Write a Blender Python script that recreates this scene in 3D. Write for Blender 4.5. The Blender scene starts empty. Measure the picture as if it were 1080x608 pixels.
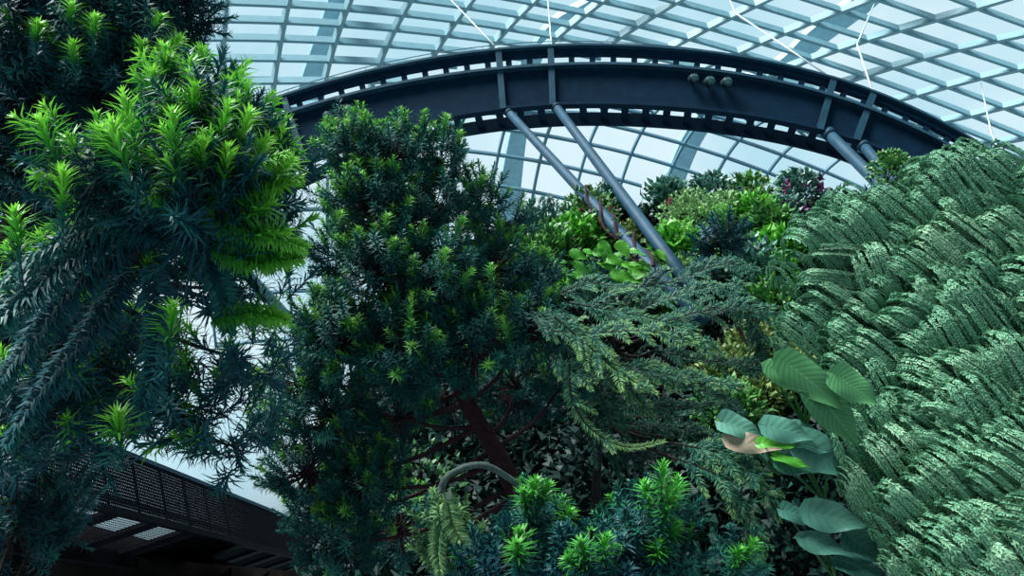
import bpy, math
import numpy as np
from mathutils import Matrix, Vector

# ------------------------------------------------------------------ camera, sky, light
sc = bpy.context.scene
COL = sc.collection
rng = np.random.default_rng(11)
FPX, CX, CY = 850.0, 540.0, 304.0
PITCH, ROLL = math.radians(22), math.radians(20)
CAM = np.array([0.0, 0.0, 1.7])
_R0 = np.array([1.0, 0, 0]); FW = np.array([0, math.cos(PITCH), math.sin(PITCH)]); _U0 = np.array([0, -math.sin(PITCH), math.cos(PITCH)])
RV = math.cos(ROLL) * _R0 - math.sin(ROLL) * _U0
UV = math.sin(ROLL) * _R0 + math.cos(ROLL) * _U0
UP = np.array([0, 0, 1.0])

cd = bpy.data.cameras.new('camera'); cam = bpy.data.objects.new('camera', cd); COL.objects.link(cam)
cd.sensor_width = 36; cd.lens = 36 * FPX / 1080; cd.clip_end = 500
cam.matrix_world = Matrix(((RV[0], UV[0], -FW[0], CAM[0]), (RV[1], UV[1], -FW[1], CAM[1]), (RV[2], UV[2], -FW[2], CAM[2]), (0, 0, 0, 1)))
sc.camera = cam
sc.view_settings.view_transform = 'Standard'; sc.view_settings.look = 'None'
sc.view_settings.exposure = 0.0; sc.view_settings.gamma = 1.0; sc.view_settings.use_curve_mapping = False
SKY_STRENGTH = 1.18
SUN_STRENGTH = 9.0

w = bpy.data.worlds.new('sky'); sc.world = w; w.use_nodes = True
nt = w.node_tree; N = nt.nodes; N.clear(); Lk = nt.links
wo = N.new('ShaderNodeOutputWorld'); bg = N.new('ShaderNodeBackground'); Lk.new(bg.outputs[0], wo.inputs[0])
tc = N.new('ShaderNodeTexCoord'); sx = N.new('ShaderNodeSeparateXYZ'); Lk.new(tc.outputs['Generated'], sx.inputs[0])
nz = N.new('ShaderNodeTexNoise'); nz.inputs['Scale'].default_value = 5.0; nz.inputs['Detail'].default_value = 5; Lk.new(tc.outputs['Generated'], nz.inputs['Vector'])
rp = N.new('ShaderNodeValToRGB'); Lk.new(nz.outputs['Fac'], rp.inputs[0])
rp.color_ramp.elements[0].position = 0.38; rp.color_ramp.elements[0].color = (0.44, 0.67, 0.77, 1)
rp.color_ramp.elements[1].position = 0.66; rp.color_ramp.elements[1].color = (0.66, 0.80, 0.86, 1)
mr = N.new('ShaderNodeMapRange'); mr.interpolation_type = 'SMOOTHSTEP'
mr.inputs['From Min'].default_value = 0.08; mr.inputs['From Max'].default_value = 0.30; mr.inputs['To Min'].default_value = 0.02; mr.inputs['To Max'].default_value = 1.0
Lk.new(sx.outputs['Z'], mr.inputs['Value'])
mr2 = N.new('ShaderNodeMapRange'); mr2.interpolation_type = 'SMOOTHSTEP'; Lk.new(sx.outputs['Y'], mr2.inputs['Value'])
mr2.inputs['From Min'].default_value = -0.75; mr2.inputs['From Max'].default_value = 0.15; mr2.inputs['To Min'].default_value = 0.18; mr2.inputs['To Max'].default_value = 1.0
mm_ = N.new('ShaderNodeMath'); mm_.operation = 'MULTIPLY'; Lk.new(mr.outputs[0], mm_.inputs[0]); Lk.new(mr2.outputs[0], mm_.inputs[1])
mx = N.new('ShaderNodeMix'); mx.data_type = 'RGBA'; mx.inputs[6].default_value = (0.004, 0.006, 0.008, 1)
Lk.new(mm_.outputs[0], mx.inputs[0]); Lk.new(rp.outputs[0], mx.inputs[7]); Lk.new(mx.outputs[2], bg.inputs[0]); bg.inputs[1].default_value = SKY_STRENGTH

sd = bpy.data.lights.new('sun', 'SUN'); sd.energy = SUN_STRENGTH; sd.angle = math.radians(35); sd.color = (0.93, 1.0, 0.97)
sun = bpy.data.objects.new('sun', sd); COL.objects.link(sun)
sun.rotation_euler = Vector((-0.16, -0.24, 0.95)).to_track_quat('Z', 'Y').to_euler(); sun.location = (-10, -12, 40)

# ------------------------------------------------------------------ helpers
def P(px, py, d):
    px, py, d = np.broadcast_arrays(np.asarray(px, float), np.asarray(py, float), np.asarray(d, float))
    return CAM + d[..., None] * (FW + ((px - CX) / FPX)[..., None] * RV - ((py - CY) / FPX)[..., None] * UV)
def PY(px, py, Y):
    q = P(px, py, 1.0) - CAM
    return CAM + q * (Y / q[..., 1])[..., None]
def idir(dx, dy, away=0.0):
    v = RV * dx - UV * dy + FW * away
    return v / np.linalg.norm(v)
def nrm(v):
    return v / np.maximum(np.linalg.norm(v, axis=-1, keepdims=True), 1e-9)
def rvec(n):
    return nrm(rng.normal(size=(n, 3)))
def smooth(pts, n):
    """Catmull-Rom through pts (k, dim), n samples."""
    p = np.asarray(pts, float)
    if len(p) == 2:
        u = np.linspace(0, 1, n)[:, None]; return p[0] * (1 - u) + p[1] * u
    e = np.vstack([2 * p[0] - p[1], p, 2 * p[-1] - p[-2]])
    out = []
    for s in np.linspace(0, len(p) - 1 - 1e-6, n):
        i = int(s); f = s - i; a, b, c, d = e[i:i + 4]
        out.append(0.5 * (2 * b + (c - a) * f + (2 * a - 5 * b + 4 * c - d) * f * f + (3 * b - a - 3 * c + d) * f ** 3))
    return np.array(out)

class MB:
    def __init__(s):
        s.v, s.q, s.t, s.l, s.n = [], [], [], [], 0
    def add(s, v, q, t=0.5, luv=None):
        v = np.asarray(v, float).reshape(-1, 3); k = len(v)
        s.v.append(v); s.q.append(np.asarray(q, int).reshape(-1, 4) + s.n)
        s.t.append(np.broadcast_to(np.asarray(t, float), (k,)).copy()); s.l.append(np.zeros((k, 3)) if luv is None else luv); s.n += k
    def tube(s, path, rad, seg=7, t=0.5, cap=True):
        p = np.asarray(path, float); n = len(p); rad = np.broadcast_to(np.asarray(rad, float), (n,))
        tan = nrm(np.gradient(p, axis=0)); ref = np.array([0.31, 0.2, 0.93])
        if abs(tan[0] @ ref) > .9: ref = np.array([1.0, 0, 0])
        e1 = nrm(np.cross(tan, ref)); e2 = np.cross(tan, e1)
        a = np.linspace(0, 2 * np.pi, seg, endpoint=False)
        v = p[:, None] + rad[:, None, None] * (e1[:, None] * np.cos(a)[None, :, None] + e2[:, None] * np.sin(a)[None, :, None])
        i, j = np.meshgrid(np.arange(n - 1), np.arange(seg), indexing='ij'); j2 = (j + 1) % seg
        q = np.stack([i * seg + j, i * seg + j2, (i + 1) * seg + j2, (i + 1) * seg + j], -1).reshape(-1, 4)
        v = v.reshape(-1, 3)
        if cap:
            k = len(v); v = np.vstack([v, p[:1], p[-1:]])
            c = []
            for m in range(0, seg, 2):
                c.append((k, (m + 2) % seg if seg % 2 == 0 else min(m + 2, seg) % seg, (m + 1) % seg, m))
                b = (n - 1) * seg
                c.append((k + 1, b + m, b + (m + 1) % seg, b + (m + 2) % seg if seg % 2 == 0 else b + min(m + 2, seg) % seg))
            if seg % 2 == 0: q = np.vstack([q, c])
        s.add(v, q, t)
    def rods(s, a, b, ra, rb, t=0.5):
        """many three-sided twigs at once"""
        a, b = np.asarray(a), np.asarray(b); k = len(a); d = nrm(b - a)
        e1 = nrm(np.cross(d, np.array([.3, .5, .81]))); e2 = np.cross(d, e1)
        an = np.array([0, 2.09, 4.19]); ring = e1[:, None] * np.cos(an)[None, :, None] + e2[:, None] * np.sin(an)[None, :, None]
        v = np.concatenate([a[:, None] + ring * ra, b[:, None] + ring * rb], 1)
        q = np.array([[0, 1, 4, 3], [1, 2, 5, 4], [2, 0, 3, 5]])
        s.add(v, (np.arange(k)[:, None, None] * 6 + q), t)
    def sweep(s, path, A, B, a0, a1, b0, b1, t=0.5):
        """rectangular bar: path + A*[a0,a1] + B*[b0,b1]"""
        p = np.asarray(path, float); n = len(p); A = np.broadcast_to(A, p.shape); B = np.broadcast_to(B, p.shape)
        v = np.stack([p + A * a0 + B * b0, p + A * a1 + B * b0, p + A * a1 + B * b1, p + A * a0 + B * b1], 1)
        i, j = np.meshgrid(np.arange(n - 1), np.arange(4), indexing='ij'); j2 = (j + 1) % 4
        q = np.stack([i * 4 + j, i * 4 + j2, (i + 1) * 4 + j2, (i + 1) * 4 + j], -1).reshape(-1, 4)
        q = np.vstack([q, [[3, 2, 1, 0], [4 * n - 4, 4 * n - 3, 4 * n - 2, 4 * n - 1]]])
        s.add(v, q, t)
    def grid(s, pts, t=0.5, luv=None):
        n, m = pts.shape[:2]; i, j = np.meshgrid(np.arange(n - 1), np.arange(m - 1), indexing='ij')
        q = np.stack([i * m + j, (i + 1) * m + j, (i + 1) * m + j + 1, i * m + j + 1], -1).reshape(-1, 4)
        s.add(pts, q, t, luv)
    def needles(s, base, d, nm, L, W, bend, t):
        k = len(base); L = np.broadcast_to(L, (k,))[:, None]; W = np.broadcast_to(W, (k,))[:, None]; bend = np.broadcast_to(bend, (k,))[:, None]
        side = nrm(np.cross(d, nm)); up = np.cross(side, d)
        mid = base + d * L * .5 + up * bend * L * .12; tip = base + d * L - up * bend * L * .12
        v = np.stack([base - side * W * .25, base + side * W * .25, mid - side * W * .5, mid + side * W * .5, tip - side * W * .06, tip + side * W * .06], 1)
        q = np.array([[0, 1, 3, 2], [2, 3, 5, 4]])
        t = np.broadcast_to(t, (k,)); tt = np.stack([t - .12, t - .12, t, t, t + .1, t + .1], 1).ravel()
        s.add(v, np.arange(k)[:, None, None] * 6 + q, np.clip(tt, 0, 1))
    def shoots(s, base, d, ln, n, L, W, t0, t1, curve=0.0, a0=78, a1=22, bend=1.0):
        """spiral-needled shoots, S of them, n needles each"""
        S = len(base); ln = np.broadcast_to(ln, (S,)); u = np.linspace(.04, 1, n)
        e1 = nrm(np.cross(d, np.array([.4, .3, .87]))); e2 = np.cross(d, e1)
        ax = base[:, None] + d[:, None] * (ln[:, None] * u)[..., None] + UP * (curve * ln[:, None] * u ** 2)[..., None]
        tan = nrm(d[:, None] + UP * (2 * curve * u)[None, :, None])
        al = np.radians(a0 + (a1 - a0) * u ** 1.8)[None, :, None] + rng.normal(0, .1, (S, n, 1))
        az = (np.arange(n) * 2.399)[None] + rng.uniform(0, 6.28, (S, 1)) + rng.normal(0, .2, (S, n))
        rad = e1[:, None] * np.cos(az)[..., None] + e2[:, None] * np.sin(az)[..., None]
        nd = nrm(tan * np.cos(al) + rad * np.sin(al)); nn = nrm(tan - nd * (tan * nd).sum(-1, keepdims=True) + 1e-6)
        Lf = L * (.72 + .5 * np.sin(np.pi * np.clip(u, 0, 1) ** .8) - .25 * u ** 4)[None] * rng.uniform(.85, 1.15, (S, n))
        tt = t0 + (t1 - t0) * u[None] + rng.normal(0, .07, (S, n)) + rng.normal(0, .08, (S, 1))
        s.needles(ax.reshape(-1, 3), nd.reshape(-1, 3), nn.reshape(-1, 3), Lf.ravel(), W, bend, np.clip(tt.ravel(), 0, 1))
        s.rods(base, base + d * ln[:, None] + UP * (curve * ln)[:, None], W * .45, W * .25, .2)
    def comb(s, path, nv, n, L, W, t0, t1, al=55, lift=.15, jit=.12, ranks=1, bend=.6, tip=.45):
        """two-ranked needles along a path; nv: plane normal"""
        p = smooth(path, 24); ac = np.linspace(0, 23, n); i = np.clip(ac.astype(int), 0, 22); f = (ac - i)[:, None]
        pos = p[i] * (1 - f) + p[i + 1] * f; tan = nrm(np.gradient(p, axis=0))[i]
        side = nrm(np.cross(tan, nv)); nn = np.cross(side, tan); u = np.linspace(0, 1, n)
        for sg in (-1, 1):
            for r in range(ranks):
                a = np.radians(al - 22 * u + rng.normal(0, 7, n))[:, None]
                lf = (lift + .55 * r) + rng.normal(0, jit, (n, 1))
                nd = nrm(tan * np.cos(a) + sg * side * np.sin(a) + nn * lf)
                LL = L * (1 - (1 - tip) * u ** 2.5) * (.6 + .4 * np.minimum(1, u * 6)) * rng.uniform(.85, 1.12, n)
                s.needles(pos, nd, nrm(nn + .2 * rng.normal(size=(n, 3))), LL, W, bend, np.clip(t0 + (t1 - t0) * u + rng.normal(0, .09, n), 0, 1))
        s.tube(p, np.linspace(W * .55, W * .2, 24), 4, .15, cap=False)
    def leaf(s, base, d, nv, L, W, kind='heart', cup=.15, droop=.25, wave=.04, t=.5):
        nu, nw = 15, 9
        u = np.linspace(0, 1, nu)[:, None]; v = np.linspace(-1, 1, nw)[None]
        if kind == 'heart': wd = np.sin(np.pi * u ** .55) ** .75 * (1 - .25 * u)
        elif kind == 'round': wd = np.sqrt(np.clip(1 - (2 * u - 1) ** 2, 0, 1))
        else: wd = np.sin(np.pi * u ** .8) ** .9
        wd = np.clip(wd, .015, 1) * W * .5
        back = (.22 * L * np.abs(v) ** 1.6 * (1 - u) ** 2.2) if kind == 'heart' else 0
        side = np.cross(d, nv); ph = rng.uniform(0, 6.28)
        h = cup * np.abs(v) * wd + wave * L * np.sin(u * 9 + ph + 2 * np.sign(v)) * np.abs(v) ** 2 - droop * L * u ** 2
        x = L * u * np.ones_like(v) - back
        pts = base + x[..., None] * d + (wd * v)[..., None] * side + h[..., None] * nv
        luv = np.stack([u * np.ones_like(v), v * np.ones_like(u), np.full((nu, nw), rng.random())], -1).reshape(-1, 3)
        s.grid(pts, np.clip(t + rng.normal(0, .08), 0, 1), luv)
    def build(s, name, mat, parent=None, sm=False, **props):
        me = bpy.data.meshes.new(name)
        V = np.concatenate(s.v); Q = np.concatenate(s.q); T = np.concatenate(s.t); LU = np.concatenate(s.l)
        me.vertices.add(len(V)); me.loops.add(Q.size); me.polygons.add(len(Q))
        org = np.array(parent.matrix_world.translation) if parent else np.zeros(3)
        if parent and parent.parent: org = np.array(parent['_w'])
        elif parent and '_w' in parent: org = np.array(parent['_w'])
        me.vertices.foreach_set('co', (V - org).astype(np.float32).ravel())
        me.loops.foreach_set('vertex_index', Q.astype(np.int32).ravel())
        me.polygons.foreach_set('loop_start', np.arange(0, Q.size, 4, dtype=np.int32))
        me.polygons.foreach_set('use_smooth', np.full(len(Q), sm))
        me.update(calc_edges=True)
        a = me.attributes.new('t', 'FLOAT', 'POINT'); a.data.foreach_set('value', T.astype(np.float32))
        if np.any(LU):
            a = me.attributes.new('luv', 'FLOAT_VECTOR', 'POINT'); a.data.foreach_set('vector', LU.astype(np.float32).ravel())
        me.materials.append(mat)
        o = bpy.data.objects.new(name, me); COL.objects.link(o)
        if parent: o.parent = parent
        o['_w'] = [float(x) for x in org]
        for k, x in props.items(): o[k] = x
        return o
def empty(name, loc, label=None, category=None, group=None, kind=None):
    o = bpy.data.objects.new(name, None); COL.objects.link(o); o.location = loc; o.empty_display_size = .2
    o['_w'] = [float(x) for x in loc]
    for k, x in (('label', label), ('category', category), ('group', group), ('kind', kind)):
        if x: o[k] = x
    return o

# ------------------------------------------------------------------ materials
def base_mat(name):
    m = bpy.data.materials.new(name); m.use_nodes = True; n = m.node_tree.nodes
    return m, n, m.node_tree.links, n['Principled BSDF'], n['Material Output']
def paint(name, c, rough=.5, metal=0.0, var=.25, scale=3.0, spec=.4):
    m, n, l, b, o = base_mat(name)
    t = n.new('ShaderNodeTexCoord'); z = n.new('ShaderNodeTexNoise'); z.inputs['Scale'].default_value = scale; z.inputs['Detail'].default_value = 6
    l.new(t.outputs['Object'], z.inputs['Vector']); r = n.new('ShaderNodeValToRGB'); l.new(z.outputs['Fac'], r.inputs[0])
    r.color_ramp.elements[0].position = .3; r.color_ramp.elements[1].position = .7
    r.color_ramp.elements[0].color = tuple(x * (1 - var) for x in c) + (1,); r.color_ramp.elements[1].color = tuple(min(1, x * (1 + var)) for x in c) + (1,)
    l.new(r.outputs[0], b.inputs['Base Color']); b.inputs['Roughness'].default_value = rough; b.inputs['Metallic'].default_value = metal; b.inputs['Specular IOR Level'].default_value = spec
    return m
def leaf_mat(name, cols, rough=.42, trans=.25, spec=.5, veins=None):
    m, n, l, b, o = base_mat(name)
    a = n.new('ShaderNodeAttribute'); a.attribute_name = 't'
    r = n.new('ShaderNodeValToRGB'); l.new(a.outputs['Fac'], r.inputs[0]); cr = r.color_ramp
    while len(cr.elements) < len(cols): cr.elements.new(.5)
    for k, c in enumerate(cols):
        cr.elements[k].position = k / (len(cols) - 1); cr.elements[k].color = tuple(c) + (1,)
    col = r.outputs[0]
    if veins:
        g = n.new('ShaderNodeAttribute'); g.attribute_name = 'luv'; sp = n.new('ShaderNodeSeparateXYZ'); l.new(g.outputs['Vector'], sp.inputs[0])
        def mth(op, x, y=None, z=None):
            q = n.new('ShaderNodeMath'); q.operation = op
            for k, s_ in enumerate((x, y, z)):
                if s_ is None: continue
                if isinstance(s_, (int, float)): q.inputs[k].default_value = s_
                else: l.new(s_, q.inputs[k])
            return q.outputs[0]
        av = mth('ABSOLUTE', sp.outputs[1]); mid = mth('LESS_THAN', av, .05)
        fr = mth('FRACT', mth('MULTIPLY', mth('SUBTRACT', sp.outputs[0], mth('MULTIPLY', av, .28)), float(veins[1])))
        sv = mth('LESS_THAN', fr, .13); fac = mth('MULTIPLY', mth('MAXIMUM', mid, sv), .42)
        mxn = n.new('ShaderNodeMix'); mxn.data_type = 'RGBA'; l.new(fac, mxn.inputs[0]); l.new(col, mxn.inputs[6]); mxn.inputs[7].default_value = tuple(veins[0]) + (1,)
        col = mxn.outputs[2]
        bp = n.new('ShaderNodeBump'); bp.inputs['Strength'].default_value = .18; bp.inputs['Distance'].default_value = .02
        l.new(mth('PINGPONG', fr, .5), bp.inputs['Height']); l.new(bp.outputs[0], b.inputs['Normal'])
    l.new(col, b.inputs['Base Color']); b.inputs['Roughness'].default_value = rough; b.inputs['Specular IOR Level'].default_value = spec
    tr = n.new('ShaderNodeBsdfTranslucent'); l.new(col, tr.inputs[0]); ms = n.new('ShaderNodeMixShader'); ms.inputs[0].default_value = trans
    l.new(b.outputs[0], ms.inputs[1]); l.new(tr.outputs[0], ms.inputs[2]); l.new(ms.outputs[0], o.inputs[0])
    return m
M = {}
M['fin'] = paint('roof_steel', (0.19, 0.37, 0.45), .55, var=.08, spec=.3)
M['rib'] = paint('roof_rib_steel', (0.27, 0.43, 0.49), .55, var=.08, spec=.3)
M['mullion'] = paint('wall_mullion_steel', (0.10, 0.22, 0.30), .5, var=.1)
M['outer'] = paint('outer_arch_steel', (0.42, 0.62, 0.70), .5, var=.1)
M['blind'] = paint('blind_cloth', (0.035, 0.17, 0.24), .8, var=.1)
M['girder'] = paint('girder_paint', (0.006, 0.027, 0.058), .75, var=.2, spec=.06)
M['girder_edge'] = paint('girder_edge_paint', (0.025, 0.08, 0.13), .6, var=.2, spec=.12)
M['rail'] = paint('rail_steel', (0.25, 0.36, 0.42), .4, .3, var=.1)
M['strut'] = paint('strut_paint', (0.014, 0.056, 0.10), .55, var=.2, spec=.2)
M['rod'] = paint('rod_steel', (0.55, 0.68, 0.74), .35, .2, var=.1)
M['lamp'] = paint('lamp_housing', (0.012, 0.03, 0.04), .4, var=.2)
M['lens'] = paint('lamp_lens', (0.06, 0.17, 0.19), .12, var=.3, spec=.7)
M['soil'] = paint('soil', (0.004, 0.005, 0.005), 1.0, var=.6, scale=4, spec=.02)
M['bounce_floor'] = paint('bounce_floor_pale', (0.12, 0.17, 0.19), .8, var=.15, scale=2)  # unseen floor, made pale to bounce light up to roof and foliage
M['shade_mass'] = paint('shade_fill', (0.006, 0.005, 0.005), 1.0, var=.5, scale=2, spec=.02)  # near-black so the added lower-left mass looks unlit
M['deck'] = paint('walkway_steel', (0.006, 0.006, 0.010), .8, var=.3, spec=.08)
M['bark'] = paint('grey_brown_bark', (0.022, 0.018, 0.016), .85, var=.5, scale=18, spec=.15)
M['redbark'] = paint('reddish_bark', (0.035, 0.012, 0.018), .85, var=.5, scale=14, spec=.2)
M['palebark'] = paint('pale_lichen_bark', (0.10, 0.13, 0.125), .85, var=.4, scale=18, spec=.2)
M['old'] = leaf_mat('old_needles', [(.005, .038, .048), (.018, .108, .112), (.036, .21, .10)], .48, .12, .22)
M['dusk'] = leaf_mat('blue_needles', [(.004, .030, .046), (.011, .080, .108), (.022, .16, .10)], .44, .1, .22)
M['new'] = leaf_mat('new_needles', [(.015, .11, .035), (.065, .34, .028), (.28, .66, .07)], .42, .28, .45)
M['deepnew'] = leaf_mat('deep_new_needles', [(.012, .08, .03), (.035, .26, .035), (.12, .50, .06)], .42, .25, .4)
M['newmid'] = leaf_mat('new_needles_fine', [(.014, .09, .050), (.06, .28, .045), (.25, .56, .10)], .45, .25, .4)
M['yew'] = leaf_mat('yew_needles', [(.004, .026, .026), (.020, .105, .070), (.21, .38, .13)], .45, .12, .15)
M['mound'] = leaf_mat('feathery_scales', [(.03, .13, .078), (.14, .35, .21), (.36, .58, .37)], .6, .12, .25)
M['bigleaf'] = leaf_mat('broad_leaf_blue_green', [(.012, .06, .05), (.038, .145, .115), (.12, .31, .24)], .35, .15, .5, ((.13, .33, .20), 7))
M['riblea'] = leaf_mat('ribbed_leaf', [(.015, .08, .030), (.05, .19, .075), (.10, .30, .12)], .42, .2, .4, ((.17, .38, .17), 12))
M['palefern'] = leaf_mat('pale_green_needles', [(.012, .06, .04), (.07, .19, .085), (.30, .48, .20)], .45, .15, .25)
M['blush'] = leaf_mat('pink_flushed_leaf', [(.10, .14, .09), (.32, .26, .19), (.50, .36, .28)], .4, .15, .4, ((.3, .42, .28), 7))
M['shade'] = leaf_mat('shade_dark_leaf', [(.002, .010, .009), (.006, .032, .026), (.016, .075, .05)], .5, .08, .15)  # leaf green darkened to near black, shade put into the colour
M['lime'] = leaf_mat('lime_leaf', [(.02, .13, .014), (.06, .32, .028), (.15, .50, .05)], .4, .3, .45, ((.16, .46, .07), 6))
M['greenery'] = leaf_mat('green_leaf', [(.008, .045, .018), (.030, .15, .030), (.12, .36, .05)], .42, .22, .45)
M['teal'] = leaf_mat('teal_leaf', [(.008, .045, .040), (.03, .12, .095), (.09, .25, .19)], .4, .15, .5)
M['pale'] = leaf_mat('pale_leaf', [(.05, .16, .06), (.16, .34, .12), (.34, .52, .24)], .5, .2, .3)
M['varieg'] = leaf_mat('yellow_leaf', [(.02, .08, .03), (.10, .20, .04), (.36, .42, .12)], .45, .2, .4)
M['petal'] = leaf_mat('magenta_petal', [(.16, .012, .12), (.32, .03, .22), (.5, .10, .36)], .5, .3, .3)
M['pink'] = leaf_mat('pink_bract', [(.25, .05, .08), (.42, .12, .15), (.55, .25, .26)], .5, .3, .3)
def glass_mat():
    m, n, l, b, o = base_mat('glass'); n.remove(b)
    tr = n.new('ShaderNodeBsdfTransparent'); tr.inputs[0].default_value = (.93, .975, .99, 1)
    gl = n.new('ShaderNodeBsdfGlossy'); gl.inputs['Roughness'].default_value = .06
    lw = n.new('ShaderNodeLayerWeight'); lw.inputs[0].default_value = .12; ms = n.new('ShaderNodeMixShader')
    mp = n.new('ShaderNodeMath'); mp.operation = 'MULTIPLY'; mp.inputs[1].default_value = .35; l.new(lw.outputs['Facing'], mp.inputs[0])
    l.new(mp.outputs[0], ms.inputs[0]); l.new(tr.outputs[0], ms.inputs[1]); l.new(gl.outputs[0], ms.inputs[2]); l.new(ms.outputs[0], o.inputs[0])
    return m
M['glass'] = glass_mat()

# ------------------------------------------------------------------ the setting: ground and planted slope
mb = MB(); a = np.linspace(0, 2 * np.pi, 49); r = np.linspace(0.0, 1, 13)
g = np.stack([np.outer(r * 62, np.cos(a)), np.outer(r * 62, np.sin(a)) + 14, np.zeros((13, 49))], -1)
g[1:, :, 2] -= .02 * rng.random((12, 49)); mb.grid(g[:, ::-1])
mb.build('floor', M['bounce_floor'], None, True, kind='structure')

RX = np.array([325, 350, 400, 480, 540, 600, 700, 800, 860, 950, 1100, 1300]); RYY = np.array([520, 440, 350, 262, 232, 226, 217, 214, 208, 200, 195, 195.0])
def ridge(px): return np.interp(px, RX, RYY)
def hill_d(px, py):
    f = np.clip((np.asarray(py, float) - ridge(px)) / (620 - ridge(px)), 0, 1.3)
    return 18.2 - 10.0 * f ** .75
def hill(px, py, off=0.0): return P(px, py, hill_d(px, py) - off)
mb = MB(); X = np.linspace(325, 1300, 64); rows = []
for f in np.linspace(0, 1.12, 40):
    y = ridge(X) + f * (620 - ridge(X)); rows.append(P(X, y, hill_d(X, y) + rng.normal(0, .10, 64)))
top = rows[0]; b1 = top + np.array([0, 2.5, -.6]); b2 = b1 + np.array([0, 4, 0]); b2[:, 2] = -.1
low = rows[-1].copy(); low[:, 2] = np.minimum(-.1, low[:, 2])
mb.grid(np.array([b2, b1] + rows + [low])[:, ::-1])
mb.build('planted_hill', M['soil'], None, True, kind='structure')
# dark mass added to fill the lower left, near-black colour standing for shade
mb = MB(); X = np.linspace(-330, 470, 40); rows = []
for f in np.linspace(0, 1, 16):
    y = np.interp(X, [-330, 0, 62, 130, 195, 260, 330, 470], [440, 540, 556, 574, 593, 600, 604, 606]) + f * 260
    rows.append(P(X, y, 19 + rng.normal(0, .12, 40) - 1.0 * f))
top = rows[0]; b1 = top + np.array([0, 3.0, 0]); b2 = b1.copy(); b2[:, 2] = -.1; low = rows[-1].copy(); low[:, 2] = -.1
mb.grid(np.array([b2, b1] + rows + [low])[:, ::-1])
mb.build('dark_fill_hill', M['shade_mass'], None, True, kind='structure')

# ------------------------------------------------------------------ the glass dome
EC = np.array([0, 14.0, 0]); EA = np.array([46.0, 46.0, 30.0])
def dome(px, py, out=0.0):
    q = P(px, py, 1.0) - CAM; A = EA + out
    o = (CAM - EC) / A; d = q / A
    a = (d * d).sum(-1); b = (d * o).sum(-1); c = (o * o).sum() - 1
    return CAM + q * ((-b + np.sqrt(b * b - a * c)) / a)[..., None]
def dnorm(p): return nrm((p - EC) / EA ** 2)
def fit(data, terms):
    D = np.array(data, float); A = np.stack([D[:, 0] ** i * D[:, 1] ** j for i, j in terms], 1)
    cx = np.linalg.lstsq(A, D[:, 2], rcond=None)[0]; cy = np.linalg.lstsq(A, D[:, 3], rcond=None)[0]
    def f(u, v):
        u, v = np.broadcast_arrays(np.asarray(u, float), np.asarray(v, float))
        B = np.stack([u ** i * v ** j for i, j in terms], -1); return B @ cx, B @ cy
    return f
ROOF = [(0,0,171,4),(1,0,238,5),(1,1,238,23.4),(1,2,237,43),(1,3,236,64.6),(1,4,235,89),(2,0,305,8.6),(2,1,300.6,26),(2,2,295.6,44),(2,3,292,64.6),(2,4,289.5,89),
 (3,0,368.7,10.5),(3,1,362,27.5),(3,2,355.7,46),(3,3,349,66),(4,-1,434,2),(4,0,425,17),(4,1,417,33),(4,2,410,50),(4,3,402,67.5),(5,-1,492,11),(5,0,481,24),(5,1,471.5,38.5),(5,2,460.5,54.6),
 (6,-2,562.6,4.6),(6,-1,548,17.6),(6,0,535,32.4),(7,-3,638,2.8),(7,-2,617,16.7),(7,-1,601.5,29.6),(7,0,588.5,41),(8,-4,714.4,3.7),(8,-3,692,16.7),(8,-2,673.7,28.7),(8,-1,656,41.7),
 (9,-5,796,8.3),(9,-4,771,19.4),(9,-3,748,31.5),(9,-2,727,42.6),(10,-6,888,14),(10,-5,857.4,26),(10,-4,828.7,36),(10,-3,802.8,47),(10,-2,780.6,56.5),
 (11,-8,1031,10),(11,-7,988,22),(11,-6,951,32.5),(11,-5,915.5,43),(11,-4,886,54),(11,-3,859,65),(11,-2,834,71),(12,-7,1053,44.4),(12,-6,1011.6,54.7),(12,-5,976,62),(12,-4,942,72.5),(12,-3,905,83),
 (13,-6,1074,75),(13,-5,1035,84),(13,-4,1001,93),(13,-3,968.7,102),(14,-4,1059,115),(14,-3,1025,123),(14,-2,994,130)]
WALL = [(0,4,524,165.5),(0,5,521,196),(1,3,578,144.5),(1,4,569,173),(1,5,565,202),(2,3,623,152),(2,4,613,181),(3,2,678,139),(3,3,664,163),(3,4,655.6,192),(4,2,720,153),(4,3,708,176.7),
 (5,1,782,149),(5,2,766.7,168),(5,3,755.5,192),(6,0,842,153),(6,1,826.7,164.5),(6,2,808,182),(7,0,886.7,169),(7,1,872,181),(7,-1,903,158)]
T3 = [(i, j) for i in range(5) for j in range(5) if i + j <= 4]
fr = fit(ROOF, T3)
fw_ = fit(WALL, [(0,0),(1,0),(0,1),(2,0),(1,1),(0,2)])
GX = np.array([-120, 0, 100, 200, 260, 320, 400, 500, 560, 640, 700, 760, 850, 930, 1000, 1050, 1120.0])
G_WB = np.array([470, 372, 298, 236, 203, 174, 143, 121, 114.5, 112, 113.5, 119, 135, 160, 192, 220, 262.0])    # lower edge of the web
G_TOPX = np.array([-120, 0, 100, 200, 258.6, 340, 405, 469.6, 523, 581, 649.6, 720, 792.6, 878, 924, 992, 1040, 1120.0])
G_TOP = np.array([352, 262, 196, 142, 114.7, 92.6, 74, 61, 53.7, 50, 50, 54.6, 64, 84, 100.6, 130, 160, 214.0])
G_WTX = np.array([-120, 0, 100, 200, 260, 340, 405, 469.6, 525, 583, 649.6, 720, 755.5, 811, 878, 918.5, 969, 1019, 1120.0])
G_WT = np.array([382, 290, 220, 165, 138, 111, 94.4, 83, 77, 71.5, 70.5, 74, 78, 89, 105.5, 118, 140.5, 169, 240.0])
_wx = np.linspace(-120, 1120, 400)
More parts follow.
